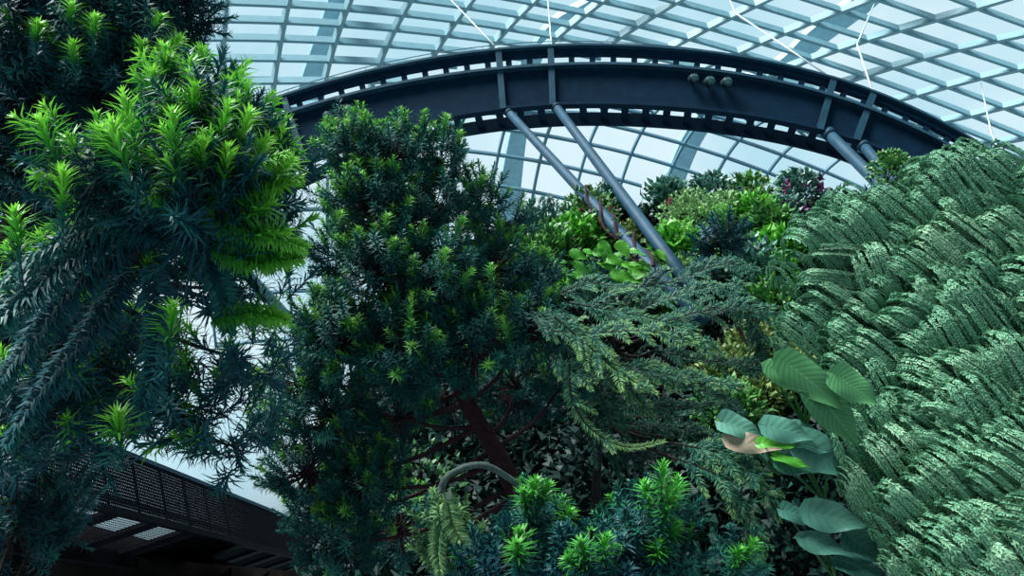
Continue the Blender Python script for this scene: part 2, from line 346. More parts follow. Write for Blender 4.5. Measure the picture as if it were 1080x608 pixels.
def cur(xs, ys):
    p = np.polyfit((xs - 540) / 600, ys, 8); return lambda x: np.polyval(p, (np.asarray(x, float) - 540) / 600)
gtop, gwt, gwb = cur(G_TOPX, G_TOP), cur(G_WTX, G_WT), cur(GX, G_WB)
def split_y(x): return .5 * (gwt(x) + gwb(x))
def lattice(f, us, vs, upper, xlim, ylim, dom=None):
    """grid lines of one glazed surface kept on their side of the girder"""
    def ok(x, y):
        m = split_y(np.clip(x, -100, 1100)); s_ = (y < m + 8) if upper else (y > m - 8)
        return s_ & (x > xlim[0]) & (x < xlim[1]) & (y > ylim[0]) & (y < ylim[1])
    fams = []
    for fam, lines, (c0, c1) in (('u', us, (vs[0], vs[-1])), ('v', vs, (us[0], us[-1]))):
        out = []
        for k in lines:
            tt = np.linspace(c0, c1, int((c1 - c0) * 5) + 1); U_, V_ = (np.full_like(tt, k), tt) if fam == 'u' else (tt, np.full_like(tt, k))
            x, y = f(U_, V_); m = ok(x, y); i = 0
            if dom: m &= dom(U_, V_)
            while i < len(tt):
                if m[i]:
                    j = i
                    while j + 1 < len(tt) and m[j + 1]: j += 1
                    if j - i >= 4: out.append(np.stack([x[i:j + 1], y[i:j + 1]], 1))
                    i = j + 1
                else: i += 1
        fams.append(out)
    panes = []
    for i in range(len(us) - 1):
        for j in range(len(vs) - 1):
            cu = np.array([us[i], us[i + 1], us[i + 1], us[i]]); cv = np.array([vs[j], vs[j], vs[j + 1], vs[j + 1]])
            x, y = f(cu, cv)
            if ok(x, y).any() and (dom is None or dom(cu, cv).all()) and x.min() > xlim[0] - 90 and x.max() < xlim[1] + 90: panes.append((x, y))
    return fams[0], fams[1], panes
VU = [-3, 1, 4, 6, 8, 10, 12, 14, 17]
def roof_ok(u, v):
    return (v > np.interp(u, VU, [-3, -2, -3, -4, -6, -8, -10, -10, -11])) & (v < np.interp(u, VU, [8, 6.2, 4.8, 2.6, 1.2, .2, -.2, .2, .5]))
def rib(name, line, mat, parent, depth, wide, inner=0.0):
    p = dome(line[:, 0], line[:, 1], inner); n = dnorm(p); tan = nrm(np.gradient(p, axis=0)); s_ = nrm(np.cross(tan, n))
    m = MB(); m.sweep(p, s_, n, -wide / 2, wide / 2, 0, depth); return m.build(name, mat, parent)
uu, vv, panes = lattice(fr, np.arange(-2, 18), np.arange(-10, 6), True, (-60, 1140), (-60, 330), roof_ok)
m = MB()
for x, y in panes: m.add(dome(x, y, .5), [[0, 1, 2, 3]])
ceil = m.build('ceiling', M['glass'], None, kind='structure')
for ln in uu: rib('roof_rib', ln, M['rib'], ceil, .5, .17, .0)
for ln in vv: rib('roof_purlin', ln, M['fin'], ceil, .48, .13, .02)
for (i, j, a0, a1) in [(1,1,.03,.97),(1,2,.03,.97),(1,3,.03,.95),(1,4,.05,.95),(2,1,.03,.97),(2,2,.03,.97),(0,2,.3,.95),(0,3,.3,.95),(4,0,.05,.95),(4,1,.05,.95),(4,2,.05,.95),(5,0,.05,.95),(5,1,.05,.95),(2,3,.0,.0),(3,2,.05,.9),(2,0,.1,.9),(0,1,.2,.95)]:
    if a1 <= a0: continue
    t_ = np.linspace(i + a0, i + a1, 8); x, y = fr(t_, np.full(8, j - .06)); x2, y2 = fr(t_, np.full(8, j - .30))
    mm = MB(); A_ = dome(x, y, .50); B_ = dome(x2, y2, .50); n_ = dnorm(A_) * .03
    mm.grid(np.stack([A_, B_, B_ + n_, A_ + n_, A_], 0)); mm.build('roller_blind', M['blind'], ceil)
uu, vv, panes = lattice(fw_, np.arange(-7, 12), np.arange(-6, 10), False, (120, 1080), (90, 520))
m = MB()
for x, y in panes: m.add(dome(x, y, .20), [[0, 1, 2, 3]])
wb = m.build('wall_back', M['glass'], None, kind='structure')
for ln in uu: rib('mullion', ln, M['mullion'], wb, .2, .13, .0)
for ln in vv: rib('transom', ln, M['mullion'], wb, .2, .15, .01)
# pale arches that carry the dome, outside the glass
for k, (pl, hw) in enumerate([([(378,-60),(356,10),(338,60),(322,110),(300,190),(290,260)], .55), ([(676,-60),(632,0),(590,26),(566,60),(546,135),(533,200),(522,270)], .36),
                              ([(560,60),(548,135),(541,200),(536,270)], .5), ([(975,-60),(915,0),(862,40),(828,72),(775,100),(736,138),(710,196),(690,260)], .62)]):
    p2 = smooth(pl, 40); p = dome(p2[:, 0], p2[:, 1], 2.2); n = dnorm(p); s_ = nrm(np.cross(nrm(np.gradient(p, axis=0)), n)); m = MB(); m.sweep(p, s_, n, -hw, hw, 0, .5)
    m.build('trim_%d' % (k + 1), M['outer'], None, kind='structure')

m = MB(); p = dome(np.array([215, 262, 318.]), np.array([248, 292, 352.]), -.3); m.sweep(p, nrm(np.cross(nrm(p[2] - p[0]), dnorm(p))), dnorm(p), -.3, .3, 0, .3); m.build('trim_5', M['mullion'], None, kind='structure')
# ------------------------------------------------------------------ the arched girder
GY = 20.0; BACK = np.array([0, 1.0, 0])
def foot(x, fa, fb):
    """x on curve fb met by the normal of curve fa at x"""
    sl = (fa(x + 1) - fa(x - 1)) / 2; return x - sl * (fb(x) - fa(x)) * .85
xs = np.linspace(-115, 1115, 150)
gird = empty('arched_girder', PY(580, 50, GY), 'dark navy arched steel girder spanning under the glass roof', 'girder')
def plate(c0, c1, y0, y1, name, mat):
    m = MB(); a_ = PY(xs, c0(xs), GY) + BACK * y0; b_ = PY(xs, c1(xs), GY) + BACK * y0; sh = BACK * (y1 - y0)
    m.grid(np.stack([a_, b_, b_ + sh, a_ + sh, a_], 0)); return m.build(name, mat, gird)
plate(gwt, gwb, 0, .07, 'web', M['girder'])
plate(gtop, lambda x: gtop(x) + 7.5, -.02, .16, 'top_chord', M['girder'])
plate(lambda x: gtop(x) - .5, lambda x: gtop(x) + 1.6, -.16, .3, 'top_flange', M['girder_edge'])
plate(lambda x: gwt(x) - 1.2, lambda x: gwt(x) + 1.4, -.2, .1, 'middle_flange', M['girder_edge'])
plate(lambda x: gwb(x) - 2.2, lambda x: gwb(x) + .6, -.12, .12, 'lower_flange', M['girder'])
plate(lambda x: gwb(x) - 9.0, lambda x: gwb(x) + 3.5, .80, .92, 'rear_lower_chord', M['girder'])
xs_all = xs; xs = np.linspace(690, 1115, 70); plate(lambda x: gtop(x) + 1.0, lambda x: gwt(x) + 2, .9, .95, 'rear_panel', M['girder_edge']); xs = xs_all
for x in np.arange(268, 1040, 22.3):
    m = MB(); xb = foot(x, gtop, gwt); path = np.array([PY(x, gtop(x) + 3, GY), PY(xb, gwt(xb), GY)]); tn = nrm(path[1] - path[0]); s_ = nrm(np.cross(tn, BACK))
    m.sweep(path, s_, BACK, -.085, .085, .02, .12); m.build('post', M['girder'], gird)
for x in np.arange(280, 1000, 22.3):
    p0 = PY(x, gwb(x) - 1, GY); m = MB(); tn = nrm(PY(x + 4, gwb(x + 4), GY) - p0)
    m.sweep(np.array([p0, p0 + BACK * .85]), tn, np.cross(tn, BACK), -.10, .10, -.03, .05); m.build('cross_bar', M['girder'], gird)
for x in (526, 581, 879, 921, 300):
    m = MB(); xm = foot(x, gtop, gwt); xb = foot(x, gtop, gwb); path = np.array([PY(x, gtop(x), GY), PY(xm, gwt(xm), GY), PY(xb, gwb(xb), GY)]); tn = nrm(path[-1] - path[0]); s_ = nrm(np.cross(tn, BACK))
    m.sweep(path, s_, BACK, -.09, .09, -.13, .05); m.build('stiffener', M['girder_edge'], gird)
x1 = np.linspace(240, 890, 80); m = MB()
m.tube(PY(x1, gtop(x1) - 7.0 + 3.5 * np.clip((x1 - 560) / 200, 0, 1), GY + .15), .016, 5); m.build('handrail', M['rail'], gird)
for x in np.arange(262, 880, 41):
    m = MB(); h = 7.0 - 3.5 * np.clip((x - 560) / 200, 0, 1); m.tube(np.array([PY(x, gtop(x) + .5, GY + .15), PY(x + 1, gtop(x) - h, GY + .15)]), .013, 5); m.build('handrail_post', M['rail'], gird)

# struts
for (a_, b_, db, r, lb) in [((536, 118), (694, 289), 13.5, .115, 'blue-grey tubular strut, the one starting further from the spotlights, ending in vines'),
                        ((586, 112), (714, 284), 14.1, .125, 'blue-grey tubular strut beside the vine-wrapped one, nearer the three spotlights'),
                        ((873, 140), (940, 207), 18.6, .15, 'thick blue-grey strut under the girder above the feathery mound, higher of that pair'),
                        ((909, 152), (955, 205), 18.9, .13, 'thin blue-grey strut nearest the end of the girder, above the feathery mound')]:
    p0 = PY(a_[0], a_[1], GY + .1); p1 = P(b_[0], b_[1], db); p1 = p1 + nrm(p1 - p0) * (1.7 if db < 14 else .9)
    e = empty('support_strut', p1, lb, 'strut', 'tubular struts under the girder'); m = MB(); m.tube(np.linspace(p0, p1, 6), r, 16); m.build('tube', M['strut'], e, True)
    m = MB(); d_ = nrm(p1 - p0); m.tube(np.array([p0 - d_ * .05, p0 + d_ * .3]), r * 1.25, 16); m.build('collar', M['strut'], e, True)
# tie rods
for (pl, lb) in [([('g', 150, 160), ('r', 233, -8)], 'white tie rod crossing the roof above the bushy tufted tree'),
                 ([('g', 526, 53), ('r', 470, -6)], 'white tie rod slanting to the girder stiffener near the crown of the arch'),
                 ([('g', 582, 50), ('r', 577, -8)], 'white upright tie rod above the crown of the arch'),
                 ([('g', 881, 85), ('m', 776, 14), ('r', 766, -8)], 'long white slanting tie rod ending at the stiffener above the thick strut'),
                 ([('g', 921, 99), ('m', 904, 47), ('r', 922, 4)], 'bent white tie rod forming a sideways V above the thin strut'),
                 ([('g', 1058, 170), ('m', 1046, 142), ('r', 1034, 86)], 'short white tie rod over the end of the girder')]:
    pts = [PY(x, y, GY + .1) if k == 'g' else (P(x, y, 28) if k == 'm' else dome(np.array(x), np.array(y), -.12)) for k, x, y in pl]
    e = empty('tie_rod', pts[0], lb, 'tie rod', 'tie rods between roof and girder')
    m = MB()
    for q in range(len(pts) - 1): m.tube(np.array([pts[q], pts[q + 1]]), .030, 6)
    m.build('rod', M['rod'], e, True)
    m = MB(); d_ = nrm(pts[1] - pts[0]); m.tube(np.array([pts[0] - d_ * .1, pts[0], pts[0] + d_ * .35, pts[0] + d_ * .5]), [.03, .06, .06, .03], 8); m.build('end_fitting', M['rod'], e, True)
# vine round the first strut
p0, p1 = PY(536, 118, GY + .1), P(694, 289, 13.5); ax = nrm(p1 - p0); e1 = nrm(np.cross(ax, UP)); e2 = np.cross(ax, e1)
e = empty('climbing_vine', p0 + (p1 - p0) * .95, 'brown vine twisting round the lower half of the first long strut', 'vine')
for ph, f0_ in ((0, .62), (2.2, .66), (4.2, .7)):
    ff = np.linspace(f0_, 1.0, 40); an = ph + ff * 26; rr_ = .155 + .03 * np.sin(ff * 60 + ph); m = MB()
    m.tube(p0 + (p1 - p0) * ff[:, None] + rr_[:, None] * (e1 * np.cos(an)[:, None] + e2 * np.sin(an)[:, None]), .028, 5); m.build('stem', M['redbark'], e, True)
ff = rng.uniform(.62, 1, 120); m = MB(); b_ = p0 + (p1 - p0) * ff[:, None] + rvec(120) * .19; m.needles(b_, rvec(120), nrm(rvec(120) - FW), .13, .07, 1.0, rng.uniform(.1, .7, 120)); m.build('leaves', M['varieg'], e)
# spotlights
for (x, y, r, lb) in [(731, 83, .13, 'round spotlight on the girder web, first of three toward the crown'), (748, 86, .14, 'round spotlight on the girder web, middle one of three'), (766, 87, .14, 'round spotlight on the girder web, last of three toward the thick strut'),
                  (346, 124, .17, 'dark round spotlight low on the girder beside the tufted tree'), (369, 117, .17, 'dark round spotlight on the girder just above the central tree top')]:
    c = PY(x, y, GY - .28); e = empty('spotlight', c, lb, 'spotlight', 'round spotlights on the girder web')
    ax = nrm(np.array([.15, -.75, -.5])); m = MB(); m.tube(np.array([c - ax * .22, c - ax * .16, c - ax * .02, c + ax * .10, c + ax * .12]), [r * .4, r * .75, r, r * 1.05, r], 14); m.build('housing', M['lamp'], e, True)
    m = MB(); m.tube(np.array([c + ax * .10, c + ax * .135]), r * .86, 14); m.build('lens', M['lens'], e, True)
    m = MB(); m.tube(np.array([c - ax * .1, c + BACK * .32]), .03, 6); m.build('bracket', M['lamp'], e)

# ------------------------------------------------------------------ aerial walkway at the lower left
def PZ0(px, py): return P(px, py, 15)
wk = empty('aerial_walkway', PZ0(150, 540), 'dark steel aerial walkway with mesh sides below the tufted tree', 'walkway')
def PZ(px, py, z):
    q = P(px, py, 1.0) - CAM; return CAM + q * ((z - CAM[2]) / q[2])
hA, hB = PZ(110, 470, 7.4), PZ(300, 545, 7.4); h0 = hA - (hB - hA) * .9; h1 = hA + (hB - hA) * 1.9; f0, f1 = h0 - UP * 1.3, h1 - UP * 1.3
al = nrm(f1 - f0); bk = nrm(np.cross(al, UP)); bk = bk if bk @ (hA - CAM) > 0 else -bk
L_ = np.linalg.norm(f1 - f0); DW = 1.6
hp = np.array([h0, h0 + (h1 - h0) * .5, h1])
m = MB(); m.sweep(hp, UP, bk, -.05, .05, -.05, .06); m.build('handrail', M['girder_edge'], wk)
m = MB(); m.sweep(np.array([f0, f1]), UP, bk, -.07, .07, -.04, .06); m.build('near_edge_beam', M['deck'], wk)
m = MB(); m.sweep(np.array([f0, f1]) + bk * DW, UP, bk, -.30, .06, -.04, .06); m.build('far_edge_beam', M['deck'], wk)
for s_ in np.arange(.3, L_, 1.7):
    m = MB(); p0 = f0 + al * s_; m.sweep(np.array([p0, p0 + bk * DW]), al, UP, -.24, .24, -.05, .03); m.build('floor_beam', M['deck'], wk)
sA = (PZ(205, 565, 6.1) - f0) @ al; m = MB(); m.sweep(np.array([f0 + al * sA, f1]) + UP * .04, bk, UP, 0, DW, 0, .03); m.build('blocking_plate', M['deck'], wk)  # plate added to block light so the soffit stays dark past the bright bays
for s_ in np.arange(.3, L_, 1.24):
    m = MB(); p0 = f0 + al * s_; p1 = h0 + (h1 - h0) * (s_ / L_); m.tube(np.array([p0, p1]), .028, 6); m.build('baluster', M['deck'], wk)
def perforated(o, ax, ay, la, lb_, pitch, hole, name, mat):
    """sheet of crossing bars with square holes"""
    m = MB(); n_ = np.cross(ax, ay)
    for k in range(int(la / pitch) + 1):
        p0 = o + ax * k * pitch; m.sweep(np.array([p0, p0 + ay * lb_]), ax, n_, -(pitch - hole) / 2, (pitch - hole) / 2, -.004, .004)
    for k in range(int(lb_ / pitch) + 1):
        p0 = o + ay * k * pitch; m.sweep(np.array([p0, p0 + ax * la]), ay, n_, -(pitch - hole) / 2, (pitch - hole) / 2, -.004, .004)
    return m.build(name, mat, wk)
perforated(f0, al, bk, L_, DW, .08, .066, 'floor_grating', M['deck'])
perforated(f0 - bk * .02, al, nrm(h0 - f0), L_, np.linalg.norm(h0 - f0), .07, .026, 'mesh_parapet', M['deck'])
m = MB(); m.sweep(hp + bk * DW, UP, bk, -.05, .05, -.05, .06); m.build('handrail', M['girder_edge'], wk)
m = MB(); q = f0 + al * L_ * .93 + bk * .5; m.tube(np.array([q, [q[0], q[1], 0]]), .16, 10); m.build('column', M['deck'], wk, True)

# ------------------------------------------------------------------ conifers
def near_on(path, c, lo=.15):
    k = int(len(path) * lo); i = np.argmin(np.linalg.norm(path[k:] - c, axis=1)) + k; return path[max(k, i - len(path) // 12)]
def conifer(name, label, trunk, blobs, bark, old, new, sl, nn, nl, nw, newfrac, up=.7, out=.8, dens=1.0, tuft=(), boughs=(), drop=0.0, flat=1.0, rank=None):
    """trunk: [(px,py,d,radius)], last point is carried down to the ground. blobs: (px,py,d,r_px,n)"""
    tp = np.array([P(x, y, d) for x, y, d, r in trunk]); g0 = tp[0].copy(); g0[2] = -.05
    path = smooth(np.vstack([g0, tp]), 40); rad = np.interp(np.linspace(0, 1, 40), np.linspace(0, 1, len(trunk) + 1), [trunk[0][3] * 1.3] + [t_[3] for t_ in trunk])
    root = empty(name, g0, label, 'tree'); m = MB(); m.tube(path, rad, 9); m.build('trunk', bark, root, True)
    br = []
    for (x, y, d, rp_, n) in blobs:
        C = P(x, y, d); R = rp_ * d / FPX; n = int(n * dens)
        o = near_on(path, C); mid = (o + C) / 2 + UP * -.08 * np.linalg.norm(C - o)
        bp = smooth([o, mid, C], 10); m = MB(); m.tube(bp, np.linspace(max(.02, R * .07), R * .03, 10), 6)
        v = rvec(n); rr = R * rng.uniform(.25, 1, n) ** .5; base = C + v * rr[:, None] * np.array([1, flat, 1]) * .82
        dr = nrm(v * out + UP * up + rvec(n) * .35 - UP * drop)
        st = np.where(rng.random(n)[:, None] < .5, C, C + v * (rr * .35)[:, None]); m.rods(st, base, R * .018, R * .010)
        b = m.build('branch', bark, root)
        vis = (v @ UP > -.25) | (v @ -FW > .3)
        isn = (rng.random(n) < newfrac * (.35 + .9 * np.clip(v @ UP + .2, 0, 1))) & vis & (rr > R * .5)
        ln = sl * rng.uniform(.7, 1.25, n)
        mo = MB()
        for part, mm, ta, tb, ls in ((~isn, mo, .25, .65, 1.15),):
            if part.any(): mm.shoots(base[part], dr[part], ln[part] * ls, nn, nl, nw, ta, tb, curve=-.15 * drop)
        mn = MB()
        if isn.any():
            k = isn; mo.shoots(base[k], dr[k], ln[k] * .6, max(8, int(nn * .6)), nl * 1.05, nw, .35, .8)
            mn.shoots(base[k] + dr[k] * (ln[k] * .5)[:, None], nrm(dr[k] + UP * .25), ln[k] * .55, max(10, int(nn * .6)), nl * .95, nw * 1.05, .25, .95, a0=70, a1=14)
        br.append([C, b, mo, mn, o])
    for (tx, ty, bx, by, d) in tuft:     # tuft tip, tuft base in the picture, depth
        a_, b_ = P(bx, by, d), P(tx, ty, d - .02); k = int(np.argmin([np.linalg.norm(q[0] - a_) for q in br])); ln = np.linalg.norm(b_ - a_); dd = nrm(b_ - a_)
        br[k][3].shoots(a_[None] + dd * ln * .15, dd[None], np.array([ln * .8]), int(nn * 1.5), nl * 1.2, nw * 1.15, .15, 1.05, a0=68, a1=12)
        br[k][2].shoots(a_[None] - dd * ln * .5, dd[None], np.array([ln * .8]), int(nn), nl * 1.05, nw, .5, .95)
        br[k][2].rods(br[k][0][None], (a_ - dd * ln * .5)[None], nw * .6, nw * .4, .2)
    for (pts, d0, d1, L2, t0, t1, *young) in boughs:   # long needled boughs through picture points
        pp = np.array([P(x, y, d0 + (d1 - d0) * i / (len(pts) - 1)) for i, (x, y) in enumerate(pts)]); k = int(np.argmin([np.linalg.norm(q[0] - pp.mean(0)) for q in br]))
        ln = np.linalg.norm(np.diff(pp, axis=0), axis=1).sum(); n_ = int(ln / (nw * .55))
        tdir = nrm(pp[-1] - pp[0]); nv = nrm(-FW + UP * .9); nv = nrm(nv - tdir * (nv @ tdir))
        br[k][3 if young else 2].comb(pp, nv, n_, L2, nw * 1.1, t0, t1, al=70, lift=-.15, ranks=2, jit=.2, bend=1.2)
    for C, b, mo, mn, o in br:
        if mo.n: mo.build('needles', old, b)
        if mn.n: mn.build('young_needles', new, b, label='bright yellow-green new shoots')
    return root

ctree = dict(bark=M['redbark'], old=M['old'], new=M['newmid'], sl=.20, nn=40, nl=.075, nw=.0125, newfrac=.6, dens=1.5)
conifer('podocarp_tree', 'large dense conifer with reddish trunk and fine tufts in the middle of the garden',
    [(575, 600, 6.6, .10), (535, 500, 6.8, .085), (490, 420, 7.0, .07), (450, 330, 7.1, .05), (420, 240, 7.2, .03), (405, 190, 7.2, .015)],
    [(370,160,7.1,34,46),(415,168,7.0,40,60),(462,172,7.2,30,36),(367,208,7.1,29,38),(400,222,6.8,50,80),(455,232,7.0,42,60),(505,218,7.3,30,34),(535,238,7.5,24,22),
     (363,270,6.9,33,44),(400,290,6.6,50,80),(460,300,6.6,50,80),(520,285,7.0,40,56),(562,300,7.3,30,36),(346,345,6.8,32,40),(362,360,6.5,50,80),(430,372,6.4,50,80),(500,365,6.6,50,80),(555,350,6.9,42,56),
     (316,405,6.9,36,42),(350,440,6.7,48,66),(420,440,6.8,42,54),(325,500,6.8,46,60),(385,515,6.7,46,60),(290,455,7.1,30,26),(360,575,6.6,40,46),(470,410,7.4,50,60),(545,410,7.6,50,60),(420,560,7.6,50,40),(600,395,7.5,40,44),(340,540,7.4,40,40)],
    tuft=[(434,310,430,365,6.1),(518,280,520,310,6.2),(530,335,540,370,6.2),(378,243,377,260,6.3),(408,228,405,250,6.3),(358,225,350,240,6.3),(416,255,414,270,6.2),(488,232,480,250,6.3),(470,265,465,285,6.2),(498,285,480,305,6.2),(460,352,448,362,6.1),(368,340,362,350,6.2),(336,305,332,315,6.4),(448,118,448,140,6.9),(470,122,468,145,6.9),(385,120,386,140,6.8),(365,130,366,145,6.8),(485,140,483,160,7.0),(352,385,346,395,6.2),(508,188,507,203,7.0)], **ctree)
# branches bare at the foot of the central tree
fallen = conifer('podocarp_sapling', 'leaning young conifer with bare pale curved bough and light feathery tip below the central tree',
    [(468, 640, 5.6, .03), (466, 560, 5.7, .03), (465, 520, 5.7, .03), (476, 500, 5.7, .022), (510, 491, 5.75, .024), (548, 512, 5.9, .024)], [(480,585,5.5,26,26),(470,560,5.5,18,14)], bark=M['palebark'], old=M['palefern'], new=M['pale'], sl=.16, nn=36, nl=.075, nw=.014, newfrac=.5,
    boughs=[([(472,530),(480,560),(500,590)], 5.4, 5.3, .085, .6, 1.0), ([(466,545),(462,580),(466,610)], 5.4, 5.3, .08, .5, .9)])

ltree = dict(bark=M['bark'], old=M['dusk'], new=M['new'], sl=.22, nn=46, nl=.105, nw=.0125, newfrac=.8, dens=1.25)
conifer('tufted_tree', 'tall near conifer with long blue-green needles and bright lime tufts',
    [(-60, 640, 5.3, .08), (-20, 480, 5.2, .07), (75, 350, 4.8, .05), (175, 235, 4.4, .04), (225, 150, 4.4, .02)],
    [(228,150,4.3,50,44),(275,195,4.3,42,34),(205,112,4.5,36,24),(240,242,4.2,42,34),(276,248,4.4,20,8),(180,190,4.1,48,40),(105,185,4.1,42,30),(225,305,4.4,36,10),(258,380,4.6,38,9),(215,215,3.9,45,30),
     (60,320,4.6,55,34),(100,380,4.8,60,34),(40,430,4.7,50,30),(195,440,4.6,36,14),(95,450,4.9,40,14),(240,470,4.7,45,14),(150,270,4.6,50,34),(10,500,5.1,40,14),(290,325,4.5,20,5),(215,385,4.8,34,9),(185,415,4.9,30,8),(240,440,4.8,34,7)],
    tuft=[(42,128,68,185,3.8),(130,98,150,190,3.7),(118,130,140,200,3.6),(182,120,188,190,3.7),(66,182,66,235,3.7),(16,226,22,280,3.6),(182,325,178,378,3.6),(124,440,128,478,3.7),(108,140,118,175,3.8),(240,112,228,160,3.9),(262,120,250,165,4.0),(215,155,212,190,3.8),(240,160,235,200,3.8),(280,150,255,185,4.0),(305,170,275,200,4.0),(300,245,250,250,3.9),(285,215,245,235,3.9),(310,265,270,268,4.0),(290,335,255,338,4.1),(205,95,200,130,4.0),(160,80,158,110,4.2),(175,65,170,95,4.3)],
    boughs=[([(150,245),(90,270),(40,310),(-10,350)], 4.1, 3.7, .15, .3, .7), ([(140,260),(80,310),(30,370),(-10,420)], 4.1, 3.7, .14, .25, .65), ([(140,290),(100,350),(50,410),(10,470)], 4.1, 3.8, .13, .2, .6), ([(160,280),(168,340),(160,400),(140,460)], 4.0, 3.8, .12, .25, .6), ([(170,250),(120,240),(60,262),(5,300)], 4.1, 3.8, .13, .4, .8),
            ([(185,240),(215,270),(235,310),(240,350)], 4.2, 4.1, .11, .4, .8), ([(190,215),(240,245),(290,262)], 4.2, 4.0, .10, .5, 1.0), ([(200,200),(250,225),(310,250)], 4.2, 4.1, .10, .5, 1.0),
            ([(215,228),(260,242),(322,262)], 4.0, 3.9, .10, .2, .8, 1), ([(210,200),(265,205),(318,190)], 4.0, 3.95, .10, .2, .85, 1), ([(190,190),(250,182),(302,165)], 4.0, 3.9, .10, .15, .8, 1), ([(225,262),(270,277),(318,274)], 4.05, 3.95, .10, .15, .75, 1), ([(225,338),(265,332),(302,338)], 4.1, 4.05, .09, .2, .85, 1), ([(200,230),(235,200),(262,165)], 3.95, 3.9, .10, .1, .7, 1), ([(150,215),(185,180),(215,140)], 3.9, 3.85, .10, .1, .7, 1)], **ltree)
conifer('shaded_conifer', 'dark bushy conifer rising behind the tufted tree to the top edge of the view',
    [(-60, 620, 6.2, .12), (-30, 400, 6.2, .10), (20, 220, 6.2, .07), (80, 80, 6.2, .04), (120, 0, 6.2, .02)],
    [(35,40,6.0,58,80),(105,30,5.9,54,74),(160,55,6.0,46,60),(60,115,6.0,60,80),(10,160,6.2,56,60),(178,15,6.1,38,40),(120,95,5.9,48,60),(75,190,6.3,60,60),(20,100,6.2,55,60),(60,-20,6.0,60,60),(140,-15,6.0,50,50),(0,240,6.5,50,44),(90,260,6.6,60,50),(80,340,6.8,60,50),(20,330,6.6,60,50),(-10,420,6.6,60,44),(90,430,6.9,60,44),(40,490,7.0,60,44),(50,545,7.2,46,34),(110,360,6.9,50,50),(60,420,6.9,55,50),(140,440,7.2,26,16),(15,560,7.0,50,40)],
    bark=M['bark'], old=M['dusk'], new=M['new'], sl=.22, nn=40, nl=.095, nw=.014, newfrac=.14, dens=1.5,
    tuft=[(40,28,38,50,5.3),(78,48,80,75,5.3),(100,20,98,48,5.3),(150,48,148,66,5.4),(172,55,168,70,5.4),(168,20,160,38,5.4),(188,42,175,55,5.5),(75,8,75,30,5.4)])

# yew-like shrub with flat sprays
def spray_shrub(name, label, trunk, groups, mat, nl, nw, per=.55):
    tp = np.array([P(x, y, d) for x, y, d, r in trunk]); g0 = tp[0].copy(); g0[2] = -.05; path = smooth(np.vstack([g0, tp]), 24)
    root = empty(name, g0, label, 'shrub'); m = MB(); m.tube(path, np.linspace(trunk[0][3], trunk[-1][3], 24), 8); m.build('trunk', M['bark'], root, True)
    for (pts, d0, d1, side, t0, t1) in groups:
        pp = smooth(np.array([P(x, y, d0 + (d1 - d0) * i / (len(pts) - 1)) for i, (x, y) in enumerate(pts)]), 30)
        m = MB(); o = near_on(path, pp[0]); m.tube(smooth([o, (o + pp[0]) / 2 - UP * .05, pp[0]], 8), np.linspace(.02, .010, 8), 5); m.tube(pp, np.linspace(.010, .004, 30), 5); b = m.build('branch', M['bark'], root)
        f = MB(); ln = np.linalg.norm(np.diff(pp, axis=0), axis=1).sum(); nv = nrm(-FW * .8 + UP * .8 + RV * .15)
        f.comb(pp, nv, int(ln / (nw * per)), nl, nw, t0, t1, al=62, lift=.1)
        tan = nrm(np.gradient(pp, axis=0)); sd_ = nrm(np.cross(tan, nv))
        for k in range(2, 27, 2):
            for sg in (-1, 1):
                if rng.random() > side * .75: continue
                ll = ln * rng.uniform(.16, .34) * (1 - k / 36); q = pp[k]; dd = nrm(tan[k] * .8 + sd_[k] * sg * .75 + nv * rng.normal(0, .2)); e = q + dd * ll - UP * ll * .12
                f.comb([q, q + dd * ll * .5 + nv * .01, e], nv, max(8, int(ll / (nw * per))), nl * .85, nw, t0 - .05 + rng.normal(0, .08), t1 + rng.normal(0, .08), al=60, lift=.08)
        f.build('needles', mat, b)
    return root
yg = []
for (pts, d, s_, t0, t1) in [([(585,335),(620,365),(655,395),(692,415)],6.0,.5,.5,1.0),([(585,350),(625,352),(680,350),(735,362)],6.1,.8,.45,.85),([(600,320),(655,330),(715,345),(765,375)],6.3,.9,.4,.75),
    ([(600,385),(603,420),(622,452),(660,472),(700,466)],6.0,.25,.45,.95),([(640,345),(690,320),(740,305),(790,300)],6.6,.9,.35,.6),([(690,345),(735,330),(785,325),(830,335)],6.6,.9,.3,.55),
    ([(620,400),(660,420),(710,430),(760,425)],6.2,.9,.2,.5),([(610,420),(650,445),(700,450),(745,455)],6.3,.9,.2,.5),([(690,370),(740,380),(785,385),(800,400)],6.6,.9,.35,.7),([(700,400),(750,415),(770,428),(782,440)],6.6,.9,.25,.6),
    ([(580,375),(610,395),(650,400),(690,440)],6.1,.9,.35,.75),([(590,310),(620,300),(660,305),(700,320)],6.8,.8,.3,.6),([(720,470),(760,480),(800,505),(822,550)],5.7,.9,.45,.75),([(715,485),(760,505),(790,545),(805,595)],5.6,.8,.4,.75),([(720,462),(750,465),(775,475),(795,490)],6.1,.8,.4,.65),([(700,440),(735,455),(765,480),(775,520)],6.2,.9,.3,.6),
    ([(560,330),(590,345),(630,375),(650,410)],6.3,.9,.3,.6),([(770,300),(790,330),(800,360),(795,395)],6.7,.9,.25,.5),([(640,305),(700,300),(760,280),(800,285)],7.2,.9,.25,.5),([(600,430),(640,470),(690,480),(740,470)],6.4,.7,.1,.35),([(655,385),(700,395),(745,400),(785,410)],6.1,.9,.4,.8)]:
    yg.append((pts, d, d - .25, s_, t0, t1))
spray_shrub('yew_shrub', 'spreading dark shrub of flat feathery sprays between the central tree and broad leaves', [(640, 600, 6.9, .06), (630, 480, 6.9, .05), (640, 400, 6.8, .03), (660, 345, 6.8, .015)], yg, M['yew'], .072, .0115, 1.0)

